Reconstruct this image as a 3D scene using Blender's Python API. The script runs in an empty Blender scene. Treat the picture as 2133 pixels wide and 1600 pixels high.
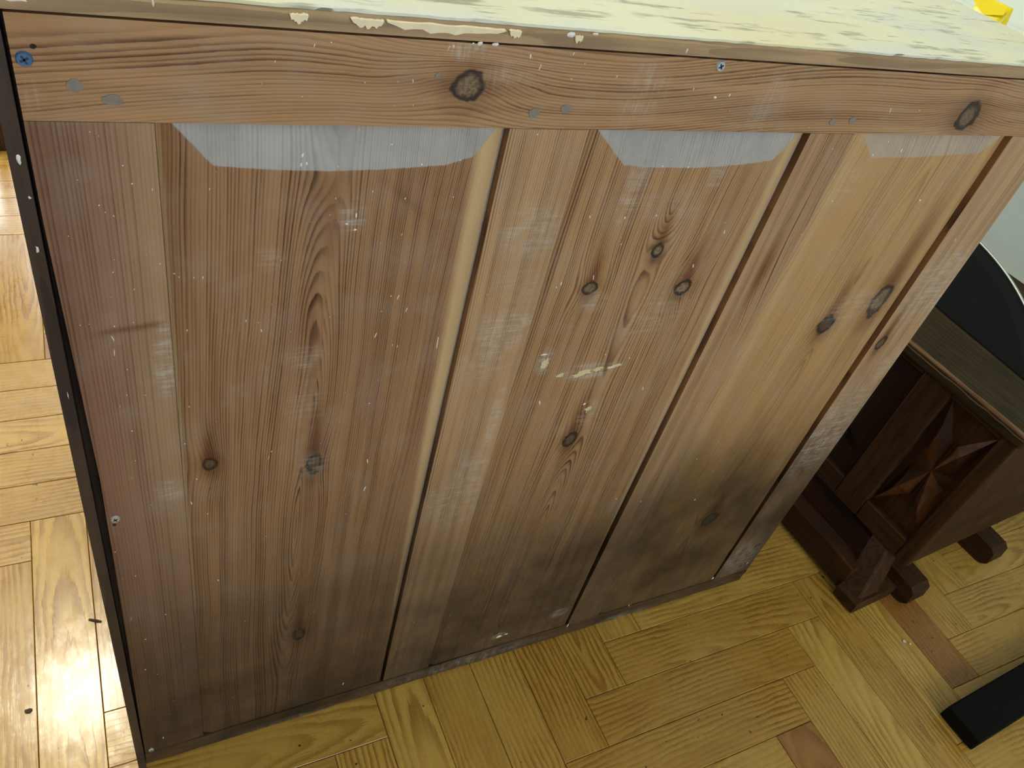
import bpy, bmesh, math, random
import numpy as np
from mathutils import Matrix, Vector

random.seed(7)
scene = bpy.context.scene
COL = scene.collection

# ------------------------------------------------------------------ camera
cam_data = bpy.data.cameras.new('camera')
cam = bpy.data.objects.new('camera', cam_data)
COL.objects.link(cam)
cam_data.sensor_fit = 'HORIZONTAL'
cam_data.sensor_width = 36.0
cam_data.lens = 1652.385 / 2133 * 36.0
cam_data.clip_start = 0.02
cam.matrix_world = Matrix((
    (0.88860935, 0.12807142, -0.44042154, 0.0292),
    (-0.40385267, 0.67366941, -0.61892854, -0.4499),
    (0.21743146, 0.72785110, 0.65035093, 1.0362),
    (0, 0, 0, 1)))
scene.camera = cam

# ------------------------------------------------------------------ world, light, exposure
scene.view_settings.view_transform = 'Standard'
scene.view_settings.look = 'None'
scene.view_settings.gamma = 1.0
scene.view_settings.use_curve_mapping = False
scene.view_settings.exposure = 0.32
scene.cycles.use_denoising = True
scene.cycles.max_bounces = 5
scene.cycles.diffuse_bounces = 3
scene.cycles.use_light_tree = False
scene.cycles.use_adaptive_sampling = True
scene.cycles.adaptive_threshold = 0.04
scene.cycles.adaptive_min_samples = 20
scene.cycles.glossy_bounces = 3
scene.cycles.caustics_reflective = False
scene.cycles.caustics_refractive = False
world = bpy.data.worlds.new('overcast_sky')
scene.world = world
world.use_nodes = True
bgn = world.node_tree.nodes['Background']
bgn.inputs[0].default_value = (0.80, 0.90, 1.0, 1)
bgn.inputs[1].default_value = 2.5

def area_light(name, loc, target, sx, sy, energy, color, shape='RECTANGLE'):
    l = bpy.data.lights.new(name, 'AREA')
    l.shape = shape; l.size = sx
    if shape == 'RECTANGLE': l.size_y = sy
    l.energy = energy; l.color = color
    o = bpy.data.objects.new(name, l); COL.objects.link(o)
    o.location = loc
    d = Vector(target) - Vector(loc)
    o.rotation_euler = d.to_track_quat('-Z', 'Y').to_euler()
    return o

# daylight standing in the two window openings of the room
area_light('window_daylight_far', (-0.75, 3.635, 1.50), (-0.75, 0, 1.50), 1.75, 1.08, 85, (0.82, 0.92, 1.0))
area_light('window_daylight_front', (0.75, -3.035, 1.65), (0.75, 0, 1.65), 1.45, 1.15, 27, (0.82, 0.90, 1.0))

# ------------------------------------------------------------------ helpers
def srgb(r, g, b):
    def f(c):
        c /= 255.0
        return c / 12.92 if c <= 0.04045 else ((c + 0.055) / 1.055) ** 2.4
    return (f(r), f(g), f(b), 1.0)

class NT:
    """small wrapper for building node trees"""
    def __init__(self, name):
        self.m = bpy.data.materials.new(name)
        self.m.use_nodes = True
        self.t = self.m.node_tree
        self.t.nodes.clear()
        self.out = self.t.nodes.new('ShaderNodeOutputMaterial')
        self.bsdf = self.t.nodes.new('ShaderNodeBsdfPrincipled')
        self.t.links.new(self.bsdf.outputs[0], self.out.inputs[0])
    def put(self, sock, v):
        if isinstance(v, bpy.types.NodeSocket): self.t.links.new(v, sock)
        else: sock.default_value = v
    def new(self, kind): return self.t.nodes.new(kind)
    def attr(self, name):
        n = self.new('ShaderNodeAttribute'); n.attribute_name = name
        return n.outputs['Fac']
    def math(self, op, a, b=0.0, c=0.0):
        n = self.new('ShaderNodeMath'); n.operation = op
        self.put(n.inputs[0], a); self.put(n.inputs[1], b); self.put(n.inputs[2], c)
        return n.outputs[0]
    def vmath(self, op, a, b=(0, 0, 0)):
        n = self.new('ShaderNodeVectorMath'); n.operation = op
        self.put(n.inputs[0], a); self.put(n.inputs[1], b)
        return n.outputs[0]
    def smooth(self, lo, hi, v, a=0.0, b=1.0, kind='SMOOTHSTEP'):
        n = self.new('ShaderNodeMapRange'); n.interpolation_type = kind
        self.put(n.inputs[0], v)
        n.inputs[1].default_value = lo; n.inputs[2].default_value = hi
        n.inputs[3].default_value = a; n.inputs[4].default_value = b
        return n.outputs[0]
    def mix(self, f, a, b, mode='MIX'):
        n = self.new('ShaderNodeMix'); n.data_type = 'RGBA'; n.blend_type = mode
        self.put(n.inputs[0], f); self.put(n.inputs[6], a); self.put(n.inputs[7], b)
        return n.outputs[2]
    def coords(self, which='Object'):
        return self.new('ShaderNodeTexCoord').outputs[which]
    def noise(self, vec, scale, detail=2.0, rough=0.5, dist=0.0):
        n = self.new('ShaderNodeTexNoise')
        self.put(n.inputs['Vector'], vec)
        n.inputs['Scale'].default_value = scale; n.inputs['Detail'].default_value = detail
        n.inputs['Roughness'].default_value = rough; n.inputs['Distortion'].default_value = dist
        return n.outputs[0]
    def bump(self, h, dist, strength=1.0):
        n = self.new('ShaderNodeBump')
        self.put(n.inputs['Height'], h)
        n.inputs['Distance'].default_value = dist; n.inputs['Strength'].default_value = strength
        self.put(self.bsdf.inputs['Normal'], n.outputs[0])
    def finish(self, col, rough=0.5, spec=0.5, metal=0.0, coat=0.0, coat_rough=0.1):
        b = self.bsdf.inputs
        self.put(b['Base Color'], col); self.put(b['Roughness'], rough)
        b['Specular IOR Level'].default_value = spec
        b['Metallic'].default_value = metal
        b['Coat Weight'].default_value = coat; b['Coat Roughness'].default_value = coat_rough
        return self.m

def plain(name, rgb, rough=0.5, metal=0.0, var=0.12, scale=30, spec=0.5):
    t = NT(name); p = t.coords()
    n = t.noise(p, scale, 3)
    c = srgb(*rgb)
    lo = tuple(x * (1 - var) for x in c[:3]) + (1,)
    hi = tuple(min(1, x * (1 + var)) for x in c[:3]) + (1,)
    return t.finish(t.mix(n, lo, hi), rough, spec, metal)

def link(name, me, mat=None, parent=None):
    o = bpy.data.objects.new(name, me); COL.objects.link(o)
    if mat: me.materials.append(mat)
    if parent: o.parent = parent
    return o

def mesh_pd(name, vs, fs, mat=None, parent=None):
    me = bpy.data.meshes.new(name); me.from_pydata(vs, [], fs); me.update()
    return link(name, me, mat, parent)

def empty(name, loc=(0, 0, 0), rz=0.0):
    o = bpy.data.objects.new(name, None); COL.objects.link(o)
    o.location = loc; o.rotation_euler = (0, 0, rz); o.empty_display_size = 0.05
    return o

def tag(o, label=None, cat=None, group=None, kind=None):
    if label: o['label'] = label
    if cat: o['category'] = cat
    if group: o['group'] = group
    if kind: o['kind'] = kind
    return o

def box_bm(lo, hi, bevel=0.0, seg=1):
    bm = bmesh.new()
    bmesh.ops.create_cube(bm, size=1)
    for v in bm.verts:
        v.co = Vector([lo[i] + (v.co[i] + .5) * (hi[i] - lo[i]) for i in range(3)])
    if bevel > 0:
        bmesh.ops.bevel(bm, geom=bm.edges[:], offset=bevel, segments=seg, profile=0.5, affect='EDGES')
    return bm

def bm_obj(name, bm, mat=None, parent=None, smooth=False):
    me = bpy.data.meshes.new(name); bm.to_mesh(me); bm.free()
    if smooth:
        for p in me.polygons: p.use_smooth = True
    return link(name, me, mat, parent)

def box(name, lo, hi, mat=None, parent=None, bevel=0.0, seg=1):
    return bm_obj(name, box_bm(lo, hi, bevel, seg), mat, parent)

def prism(name, outline, axis, lo, hi, mat=None, parent=None):
    """outline = 2D loop; extruded along axis from lo to hi"""
    n = len(outline); vs = []
    for d in (lo, hi):
        for a, b in outline:
            v = [a, b]; v.insert(axis, d); vs.append(tuple(v))
    fs = [tuple(range(n))[::-1], tuple(range(n, 2 * n))]
    fs += [(i, (i + 1) % n, n + (i + 1) % n, n + i) for i in range(n)]
    o = mesh_pd(name, vs, fs, mat, parent)
    bm = bmesh.new(); bm.from_mesh(o.data)
    bmesh.ops.recalc_face_normals(bm, faces=bm.faces[:]); bm.to_mesh(o.data); bm.free()
    return o

def hexa(name, bottom, top, mat, parent, bevel=0.0):
    """block between two quads"""
    bm = bmesh.new()
    v = [bm.verts.new(c) for c in list(bottom) + list(top)]
    for f in ((3, 2, 1, 0), (4, 5, 6, 7), (0, 1, 5, 4), (1, 2, 6, 5), (2, 3, 7, 6), (3, 0, 4, 7)):
        bm.faces.new([v[i] for i in f])
    bmesh.ops.recalc_face_normals(bm, faces=bm.faces[:])
    if bevel: bmesh.ops.bevel(bm, geom=bm.edges[:], offset=bevel, segments=2, profile=.5, affect='EDGES')
    return bm_obj(name, bm, mat, parent)

# ------------------------------------------------------------------ marks on the chest back (metres: x along, z up)
KNOTS = [
    ('rail', .2503, .8403, .0113, .0108), ('rail', .7571, .8309, .0137, .015), ('p1', .086, .5205, .006, .0081),
    ('p1', .1717, .4982, .007, .0141), ('p1', .157, .6688, .0077, .0178), ('p1', .1639, .7764, .0087, .0076),
    ('p1', .1704, .2154, .0072, .0124), ('p2', .4, .6668, .0076, .0072), ('p2', .457, .7016, .0063, .0077),
    ('p2', .5037, .6582, .01, .0088), ('p2', .4412, .4665, .0084, .0116), ('s2', .5967, .6697, .0065, .0204),
    ('p3', .7371, .5855, .0123, .0135), ('p3', .8049, .6115, .0138, .0241), ('p3', .7435, .2314, .0142, .0145),
    ('s3', .8602, .5418, .0077, .0108),
]
WEAR = [
    ('s1', .3268, .7294, .0256, .0227, .7), ('s1', .3259, .6747, .0226, .0204, .35),
    ('s1', .328, .6289, .0262, .0225, .9), ('s1', .3156, .5924, .0219, .0239, .5), ('s1', .341, .5212, .0054, .042, .8),
    ('s1', .3233, .4047, .0358, .0422, .45), ('s1', .3337, .4471, .0232, .0237, .5),
    ('s3', .8965, .6287, .0516, .0499, .8), ('s3', .9061, .4992, .0208, .0297, .7),
    ('s3', .8756, .3907, .0547, .0797, .7), ('s0', .06, .6328, .0068, .0269, 1.0),
    ('s0', .0604, .6632, .0042, .0125, .6), ('s0', .0553, .4981, .011, .0107, .7),
    ('p1', .1837, .748, .0093, .0113, .8), ('p1', .1593, .622, .0149, .0124, .5),
    ('p1', .129, .7168, .0094, .0097, .35), ('p1', .1696, .4974, .0132, .0161, .4),
    ('p1', .1616, .5753, .0158, .0274, .3), ('p2', .4089, .7608, .0102, .0324, .6),
    ('p2', .4876, .7744, .0072, .0138, 1.0), ('p2', .3778, .5856, .0075, .0141, 1.0),
    ('p2', .4313, .5649, .0263, .0111, .9), ('p2', .4583, .5668, .0121, .0057, 1.0),
    ('p2', .4827, .6266, .0294, .0261, .45), ('p2', .4102, .6512, .013, .0093, .6),
    ('p2', .451, .5052, .0101, .0173, .7), ('p2', .4531, .7463, .0402, .015, .25), ('p3', .6459, .76, .0159, .0184, .5),
    ('p3', .7675, .6073, .0417, .0225, .45), ('rail', .249, .863, .0145, .0065, .9),
    ('rail', .2775, .8477, .0155, .0096, .5), ('rail', .3872, .8385, .0166, .0226, .5),
    ('rail', .5062, .8385, .0148, .022, .4), ('rail', .0072, .8259, .0053, .0078, .35),
    ('p1', .288, .7558, .0031, .0659, .25), ('br', .4017, .0231, .113, .0152, .4),
    ('br', .6742, .0034, .0487, .0145, .6), ('s3', .8776, .0914, .0339, .041, .5),
    ('br', .1777, .0021, .0923, .0112, .4), ('p2', .4508, .0682, .0094, .0059, 1.0),
    ('p2', .5421, .0839, .0142, .0092, .5),
]
SPECKS = [
    (.1515, .8601, .0008, .0021), (.069, .8769, .0007, .0021), (.2341, .6621, .0008, .0039),
    (.2205, .4894, .001, .0054), (.2217, .4497, .001, .0073), (.0612, .7708, .0005, .0019), (.0931, .77, .0005, .0016),
    (.13, .85, .0005, .0014), (.1828, .8401, .0006, .0009), (.2034, .8415, .0006, .0006), (.2128, .8425, .0006, .0021),
    (.1609, .8626, .0008, .0008), (.2329, .8635, .0006, .0023), (.2359, .8646, .0009, .0023),
    (.2481, .8674, .001, .0009), (.2529, .8676, .0019, .0015), (.2627, .8677, .0026, .0012),
    (.3147, .8769, .0035, .0019), (.333, .8787, .0029, .001), (.2897, .8614, .001, .0028), (.2985, .8549, .0007, .0039),
    (.3244, .8481, .0007, .0014), (.3314, .8588, .0007, .0013), (.4296, .8453, .0009, .0016),
    (.4656, .8418, .0019, .0021), (.4528, .8395, .0027, .0016), (.3599, .8513, .0008, .0018),
    (.3209, .8649, .0007, .0019), (.4107, .8722, .0008, .0021), (.4718, .8298, .0005, .0009),
    (.1486, .7905, .0015, .002), (.1512, .7856, .0012, .0017), (.1476, .7847, .0009, .002), (.2062, .7978, .001, .0007),
    (.1846, .8069, .0006, .0006), (.1711, .7838, .0006, .0007), (.2279, .785, .001, .0011),
    (.2552, .7884, .0007, .0007), (.4289, .7823, .0014, .0009), (.4546, .7812, .0015, .0009),
    (.4351, .7876, .0009, .0009), (.3095, .8083, .0008, .0015), (.0471, .7864, .0007, .0009),
    (.0508, .7748, .0008, .0009), (.0327, .8066, .0005, .0008), (.0483, .7894, .0002, .0003),
    (.0234, .7777, .0005, .0006), (.0322, .7611, .0007, .001), (.035, .7565, .0005, .001), (.0392, .7538, .0005, .001),
    (.014, .7412, .0005, .0007), (.0348, .7138, .0008, .0011), (.0547, .7256, .0005, .0007),
    (.0619, .7179, .0006, .0007), (.0703, .7079, .0009, .0008), (.0728, .7058, .0006, .0008),
    (.0314, .671, .0008, .0012), (.0429, .6728, .0006, .0008), (.0455, .6995, .0006, .0011),
    (.0815, .7051, .0006, .0011), (.0871, .7046, .0006, .0019), (.1144, .665, .0007, .0017),
    (.0295, .661, .0006, .0041), (.0171, .6747, .0005, .0008), (.0292, .6484, .0006, .0059),
    (.0356, .6322, .0006, .0009), (.0448, .6062, .0009, .0009), (.0279, .598, .0006, .0009), (.0334, .5716, .001, .001),
    (.0329, .5388, .0007, .0011), (.0332, .6084, .0006, .0009), (.0754, .6613, .0006, .0021),
    (.0737, .5874, .0007, .001), (.0691, .5463, .0007, .0011), (.125, .6549, .0007, .0027),
    (.2137, .6625, .0008, .0009), (.2117, .639, .0008, .0045), (.2255, .675, .0008, .0042),
    (.2196, .6765, .0008, .0014), (.266, .6241, .0009, .0107), (.2312, .6249, .0008, .0026),
    (.2269, .627, .0008, .0015), (.2145, .5639, .0009, .0017), (.1347, .5235, .0008, .0012),
    (.1325, .5163, .0004, .0054), (.1926, .5803, .0004, .0011), (.1863, .7479, .0013, .0034),
    (.1803, .7413, .002, .0011), (.1864, .7365, .002, .0012), (.2195, .7598, .0007, .0015), (.221, .7308, .0007, .002),
    (.1712, .7612, .0006, .0014), (.1958, .7659, .0007, .0011), (.2551, .7599, .0007, .0012),
    (.3759, .7389, .0009, .0028), (.4102, .7366, .0014, .0024), (.416, .7109, .001, .0016), (.5244, .717, .0011, .0035),
    (.441, .7376, .0015, .0015), (.5054, .6823, .0011, .0042), (.3997, .678, .001, .0049), (.3689, .6747, .001, .0037),
    (.3653, .671, .001, .0016), (.3752, .5947, .0063, .0019), (.4585, .5661, .0097, .0028),
    (.4448, .5843, .0012, .0014), (.4426, .5185, .0031, .0023), (.4491, .5055, .0019, .0024),
    (.3877, .5313, .0011, .0057), (.5109, .5282, .0013, .0056), (.476, .5753, .0012, .0021),
    (.6499, .3831, .0018, .0022), (.548, .3365, .0016, .0022), (.6896, .2916, .001, .0026),
    (.5906, .3188, .0017, .0023), (.6404, .7451, .0013, .0019), (.7661, .7423, .0022, .0022),
    (.8673, .69, .0035, .0044), (.5635, .8175, .0005, .0005), (.6499, .8343, .0012, .0038),
    (.6866, .8352, .0013, .0011), (.6045, .7983, .0012, .0011), (.6754, .8031, .0013, .0012),
    (.661, .7913, .0019, .0012), (.697, .7947, .0013, .0025), (.9048, .0636, .0056, .0058),
    (.8412, .0431, .0041, .0038), (.571, .0362, .0033, .0049), (.6786, .0398, .0024, .0035),
    (.3109, .1715, .0007, .0012), (.4515, .0653, .0076, .0045), (.4624, .066, .0048, .003),
    (.2322, .0632, .0015, .0053), (.0225, .0651, .0018, .0048), (.1841, .2549, .0006, .001),
    (.0889, .3542, .0009, .0024), (.0756, .5044, .0008, .0012), (.0706, .473, .0008, .0038),
    (.0826, .4569, .0008, .002), (.0162, .2267, .001, .0019), (.0263, .2109, .0005, .001), (.0205, .2832, .0009, .0017),
    (.0406, .3183, .0014, .0008), (.0206, .3902, .0008, .0014), (.0085, .4304, .0007, .0013),
]
PLUGS = [
    (.0286, .8323, .004, .0036), (.0458, .8251, .0051, .0032), (.2286, .8462, .0019, .0018),
    (.3023, .8239, .0041, .0035), (.3269, .8276, .0046, .0036), (.5877, .823, .0039, .003), (.6094, .8247, .004, .0031),
]
SCREWS = [
    (.0081, .8452, .0027, .0029), (.4456, .8631, .004, .0035), (.0086, .474, .0032, .0036), (.0084, .044, .003, .0037),
]

# ------------------------------------------------------------------ materials
def pine(name, light, dark, axis, contrast=1.0, red=0.0):
    """old pine: growth rings, knots, stains and scuffs come from fields stored on the boards"""
    t = NT(name)
    ring, kq, kst = t.attr('ring'), t.attr('kq'), t.attr('kst')
    grey, grime_shade, wear = t.attr('grey'), t.attr('grime_shade'), t.attr('wear')
    paleness, tone = t.attr('paleness'), t.attr('tone')
    p = t.coords()
    along = (1, 1, .035) if axis == 'z' else (.035, 1, 1)
    across = (.06, 1, 1) if axis == 'z' else (1, 1, .06)
    pa, px = t.vmath('MULTIPLY', p, along), t.vmath('MULTIPLY', p, across)
    fib = t.noise(pa, 700, 3, .6)
    streak = t.noise(pa, 90, 3, .55)
    big = t.noise(t.vmath('MULTIPLY', p, (1, 1, .4) if axis == 'z' else (.4, 1, 1)), 11, 3, .55)
    cloud = t.noise(p, 26, 4, .6)
    fr = t.math('FRACT', t.math('ADD', ring, t.math('MULTIPLY', t.math('SUBTRACT', fib, .5), .35)))
    line = t.math('MULTIPLY', t.smooth(.30, .86, fr), t.smooth(.90, 1.0, fr, 1.0, 0.0))
    wn = t.new('ShaderNodeTexWhiteNoise'); wn.noise_dimensions = '1D'
    t.put(wn.inputs['W'], t.math('FLOOR', t.math('ADD', ring, t.math('MULTIPLY', t.math('SUBTRACT', fib, .5), .35))))
    line = t.math('MULTIPLY', line, t.smooth(0, 1, wn.outputs['Value'], .28, 1.0, 'LINEAR'))
    line = t.math('MULTIPLY', line, t.smooth(.30, .62, streak, .40 * contrast, 1.1 * contrast))
    c = t.mix(line, srgb(*light), srgb(*dark))
    c = t.mix(t.smooth(.35, .75, streak, 0, .28), c, srgb(*dark))
    c = t.mix(t.smooth(.35, .75, big, 0, .35), c, t.mix(1.0, c, (.78, .70, .66, 1), 'MULTIPLY'))
    c = t.mix(t.smooth(.42, .8, cloud, 0, .28), c, srgb(168, 156, 146))
    if red: c = t.mix(red, c, t.mix(1.0, c, (.80, .60, .56, 1), 'MULTIPLY'))
    c = t.mix(t.math('MULTIPLY', paleness, .85), c, t.mix(t.math('MULTIPLY', line, .6), srgb(210, 178, 134), srgb(178, 142, 98)))  # paler, yellower tone
    c = t.mix(tone, c, t.mix(1.0, c, (.50, .36, .28, 1), 'MULTIPLY'))
    # knots: dark rim, core of its own colour
    kw = t.math('ADD', kq, t.math('MULTIPLY', t.math('SUBTRACT', t.noise(p, 95, 2), .5), .70))
    kw = t.math('ADD', kw, t.math('MULTIPLY', t.math('SUBTRACT', t.noise(p, 420, 3, .6), .5), .22))
    body = t.smooth(.90, 1.12, kw, 1, 0)
    rim = t.math('MULTIPLY', body, t.smooth(.46, .78, kw))
    core = t.mix(t.smooth(.35, .65, t.noise(p, 420, 3)), t.mix(kst, srgb(52, 40, 34), srgb(150, 128, 100)), t.mix(kst, srgb(70, 54, 44), srgb(112, 92, 72)))
    kc = t.mix(rim, core, srgb(44, 36, 32))
    c = t.mix(t.math('MULTIPLY', t.smooth(1.0, 2.6, kw, .62, 0), t.smooth(.0, 1., kst, .8, .8)), c, t.mix(1.0, c, (.55, .47, .42, 1), 'MULTIPLY'))
    c = t.mix(t.math('MULTIPLY', body, .92), c, kc)
    # grey unsoiled bevels
    gm = t.smooth(-.0006, .0006, t.math('ADD', grey, t.math('MULTIPLY', t.math('SUBTRACT', t.noise(p, 180, 3), .5), .0012)), 1, 0)
    gc = t.mix(t.math('MULTIPLY', line, .45), srgb(176, 170, 166), srgb(118, 108, 104))
    gc = t.mix(t.smooth(.3, .75, cloud, 0, .5), gc, srgb(142, 140, 142))
    c = t.mix(t.math('MULTIPLY', gm, t.attr('greyf')), c, gc)
    # grime near the floor, with shade painted into the colour
    gn = t.math('MULTIPLY', grime_shade, t.smooth(.2, .8, t.noise(p, 9, 4, .6), .75, 1.1))
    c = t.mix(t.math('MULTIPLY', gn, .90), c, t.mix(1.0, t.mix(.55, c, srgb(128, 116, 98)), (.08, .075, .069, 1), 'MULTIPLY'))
    # pale scuffs and saw marks
    hatch = t.noise(px, 420, 4, .65)
    wv = t.math('MULTIPLY', wear, t.math('ADD', t.math('MULTIPLY', t.smooth(.42, .62, hatch), .62), t.math('MULTIPLY', t.smooth(.40, .60, fib), .38)))
    wv = t.math('MULTIPLY', wv, t.smooth(.30, .60, t.noise(p, 90, 3), .15, 1))
    c = t.mix(t.math('MULTIPLY', wv, .80), c, srgb(196, 190, 180))
    # dust specks
    sp = t.smooth(.80, .83, t.noise(p, 330, 1.5, .5))
    c = t.mix(t.math('MULTIPLY', sp, .75), c, srgb(205, 198, 188))
    # short hairline scratches
    sc = t.smooth(.79, .80, t.noise(t.vmath('MULTIPLY', p, (1, 1, .3)), 130, 2, .4))
    c = t.mix(t.math('MULTIPLY', sc, .25), c, srgb(190, 182, 172))
    h = t.math('SUBTRACT', t.math('MULTIPLY', line, -.6), t.math('MULTIPLY', fib, .5))
    h = t.math('ADD', h, t.math('MULTIPLY', t.math('MULTIPLY', wear, hatch), 1.6))
    h = t.math('SUBTRACT', h, t.math('MULTIPLY', rim, 1.5))
    t.bump(h, .00035, .8)
    ro = t.smooth(.3, .7, cloud, .42, .60)
    return t.finish(c, ro, .35)

def stain_wood(name, light, dark, axis=2, rough=.4, scale=1.0, spec=.4, coat=0.0):
    """plain dark stained wood with streaky grain along one axis"""
    t = NT(name); p = t.coords()
    s = [1, 1, 1]; s[axis] = .05
    pa = t.vmath('MULTIPLY', p, tuple(s))
    n = t.noise(pa, 160 * scale, 4, .6); b = t.noise(p, 14 * scale, 3)
    f = t.math('FRACT', t.math('ADD', t.math('MULTIPLY', t.noise(pa, 22 * scale, 2, .4), 14), t.math('MULTIPLY', n, .4)))
    c = t.mix(t.math('MULTIPLY', t.smooth(.3, .95, f), .6), srgb(*light), srgb(*dark))
    c = t.mix(t.smooth(.4, .75, n, 0, .6), c, srgb(*dark))
    c = t.mix(t.smooth(.4, .75, b, 0, .4), c, srgb(*dark))
    t.bump(n, .0003, .6)
    return t.finish(c, t.smooth(.3, .7, b, rough, rough + .15), spec, 0, coat, .15)

def oak_plank(name):
    t = NT(name)
    info = t.new('ShaderNodeObjectInfo'); rnd = info.outputs['Random']
    r2 = t.math('FRACT', t.math('MULTIPLY', rnd, 17.31)); r3 = t.math('FRACT', t.math('MULTIPLY', rnd, 53.7))
    r4 = t.math('FRACT', t.math('MULTIPLY', rnd, 131.9))
    p = t.coords()
    comb = t.new('ShaderNodeCombineXYZ')
    t.put(comb.inputs[0], t.math('MULTIPLY', rnd, 37.0)); t.put(comb.inputs[1], t.math('MULTIPLY', r2, 23.0)); t.put(comb.inputs[2], t.math('MULTIPLY', r3, 11.0))
    q = t.vmath('ADD', p, comb.outputs[0])
    sep = t.new('ShaderNodeSeparateXYZ'); t.put(sep.inputs[0], p)
    warp = t.math('SUBTRACT', t.noise(t.vmath('MULTIPLY', q, (.35, 1, 1)), 22, 3, .55), .5)
    y = t.math('ADD', sep.outputs[1], t.math('MULTIPLY', t.math('SUBTRACT', r2, .5), .09))
    y = t.math('ADD', y, t.math('MULTIPLY', warp, .020))
    d = t.math('ADD', t.math('MULTIPLY', t.math('SUBTRACT', sep.outputs[0], t.math('MULTIPLY', t.math('SUBTRACT', r3, .5), .5)), t.math('SUBTRACT', t.math('MULTIPLY', r4, .24), .12)), .006)
    r = t.math('SQRT', t.math('ADD', t.math('MULTIPLY', y, y), t.math('MULTIPLY', d, d)))
    fib = t.noise(t.vmath('MULTIPLY', q, (.03, 1, 1)), 520, 3, .6)
    ring = t.math('ADD', t.math('MULTIPLY', r, 135.0), t.math('MULTIPLY', t.math('SUBTRACT', fib, .5), .7))
    fr = t.math('FRACT', ring)
    line = t.math('MULTIPLY', t.smooth(.25, .85, fr), t.smooth(.9, 1.0, fr, 1, 0))
    line = t.math('MULTIPLY', line, t.smooth(.3, .7, t.noise(q, 9, 2), .25, 1.0))
    light = t.mix(r3, srgb(208, 166, 82), srgb(184, 138, 58))
    light = t.mix(t.smooth(.93, .94, r4), light, srgb(164, 112, 52))
    dark = t.mix(1.0, light, (.55, .42, .28, 1), 'MULTIPLY')
    c = t.mix(t.math('MULTIPLY', line, .95), light, dark)
    pores = t.smooth(.60, .74, t.noise(t.vmath('MULTIPLY', q, (.05, 1, 1)), 800, 2, .5))
    c = t.mix(t.math('MULTIPLY', pores, .35), c, dark)
    c = t.mix(t.smooth(.40, .8, t.noise(t.vmath('MULTIPLY', q, (.2, 1, 1)), 30, 3), 0, .35), c, dark)
    c = t.mix(t.smooth(.775, .79, t.noise(q, 95, 1)), c, srgb(90, 58, 30))
    wp = t.new('ShaderNodeNewGeometry').outputs['Position']
    wear = t.noise(t.vmath('MULTIPLY', wp, (1, .5, 1)), 70, 4, .7)
    t.bump(t.math('ADD', t.math('MULTIPLY', line, -.25), t.math('ADD', t.math('MULTIPLY', fib, .25), t.math('MULTIPLY', wear, .35))), .0010, .35)
    return t.finish(c, t.smooth(.3, .7, wear, .22, .38), .4, 0, .22, .14)

def painted_top(name):
    t = NT(name); p = t.coords()
    pa = t.vmath('MULTIPLY', p, (.14, 1, 1))
    st = t.noise(pa, 95, 4, .62); bl = t.noise(t.vmath('MULTIPLY', p, (.45, 1, 1)), 16, 4, .6)
    c = t.mix(t.smooth(.38, .66, bl), srgb(232, 228, 200), srgb(222, 224, 214))
    c = t.mix(t.smooth(.42, .58, t.noise(t.vmath('MULTIPLY', p, (.5, 1, 1)), 5, 2), 0, .38), c, srgb(228, 210, 146))
    m = t.math('MULTIPLY', t.smooth(.53, .62, st), t.smooth(.42, .58, t.noise(p, 20, 3)))
    c = t.mix(t.math('MULTIPLY', m, .8), c, srgb(150, 148, 130))
    m2 = t.math('MULTIPLY', t.smooth(.70, .72, t.noise(pa, 170, 2)), t.smooth(.5, .6, t.noise(p, 13, 2)))
    c = t.mix(t.math('MULTIPLY', m2, .8), c, srgb(96, 90, 72))
    t.bump(t.math('SUBTRACT', st, m), .0004, .5)
    return t.finish(c, t.smooth(.3, .7, bl, .28, .45), .5)

M = {}
M['rail'] = pine('pine_rail', (182, 142, 102), (96, 61, 43), 'x', .95, .0)
M['stile0'] = pine('pine_left_stile', (154, 120, 98), (88, 60, 50), 'z', .65, .10)
M['panel1'] = pine('pine_panel_red', (168, 129, 94), (78, 50, 37), 'z', 1.0, .04)
M['panel'] = pine('pine_panel', (182, 143, 102), (92, 60, 41), 'z', 1.05, .0)
M['panel3'] = pine('pine_panel_plain', (186, 144, 92), (118, 80, 46), 'z', .75, .0)
M['stile'] = pine('pine_stile', (188, 150, 112), (100, 70, 50), 'z', 1.0)
M['dark_edge'] = stain_wood('dark_side_board', (70, 56, 48), (38, 30, 28), 2, .45)
M['carcass'] = plain('dark_carcass', (34, 28, 26), .8)
M['top_edge'] = stain_wood('worn_top_edge', (180, 150, 114), (132, 106, 84), 0, .6)
M['raw'] = plain('raw_chipped_wood', (242, 224, 190), .7, 0, .18, 120)
M['paint'] = painted_top('cream_painted_top')
M['speck'] = plain('white_paint_speck', (232, 230, 224), .5, 0, .05)
M['cream'] = plain('cream_paint_smear', (214, 200, 160), .55, 0, .12, 200)
M['putty'] = plain('grey_putty', (132, 124, 114), .7, 0, .25, 300)
M['zinc'] = plain('zinc_screw', (214, 222, 232), .32, .75, .08, 200)
M['blue_steel'] = plain('blue_steel_screw', (96, 140, 196), .35, .7, .15, 200)
M['slot'] = plain('screw_recess', (60, 74, 96), .5, .6)
M['oak'] = oak_plank('oak_parquet')
M['subfloor'] = stain_wood('oak_subfloor', (150, 108, 60), (90, 60, 34), 0, .5)
M['carved'] = stain_wood('dark_red_brown_wood', (74, 45, 24), (40, 25, 14), 2, .50, 1.0, .2, .0)
M['carved_h'] = stain_wood('dark_red_brown_wood_rails', (70, 43, 23), (38, 24, 14), 1, .50, 1.0, .2, .0)
M['carved_top'] = stain_wood('worn_dark_brown_top', (66, 50, 28), (32, 26, 16), 1, .55, 1.0, .2)
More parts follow.
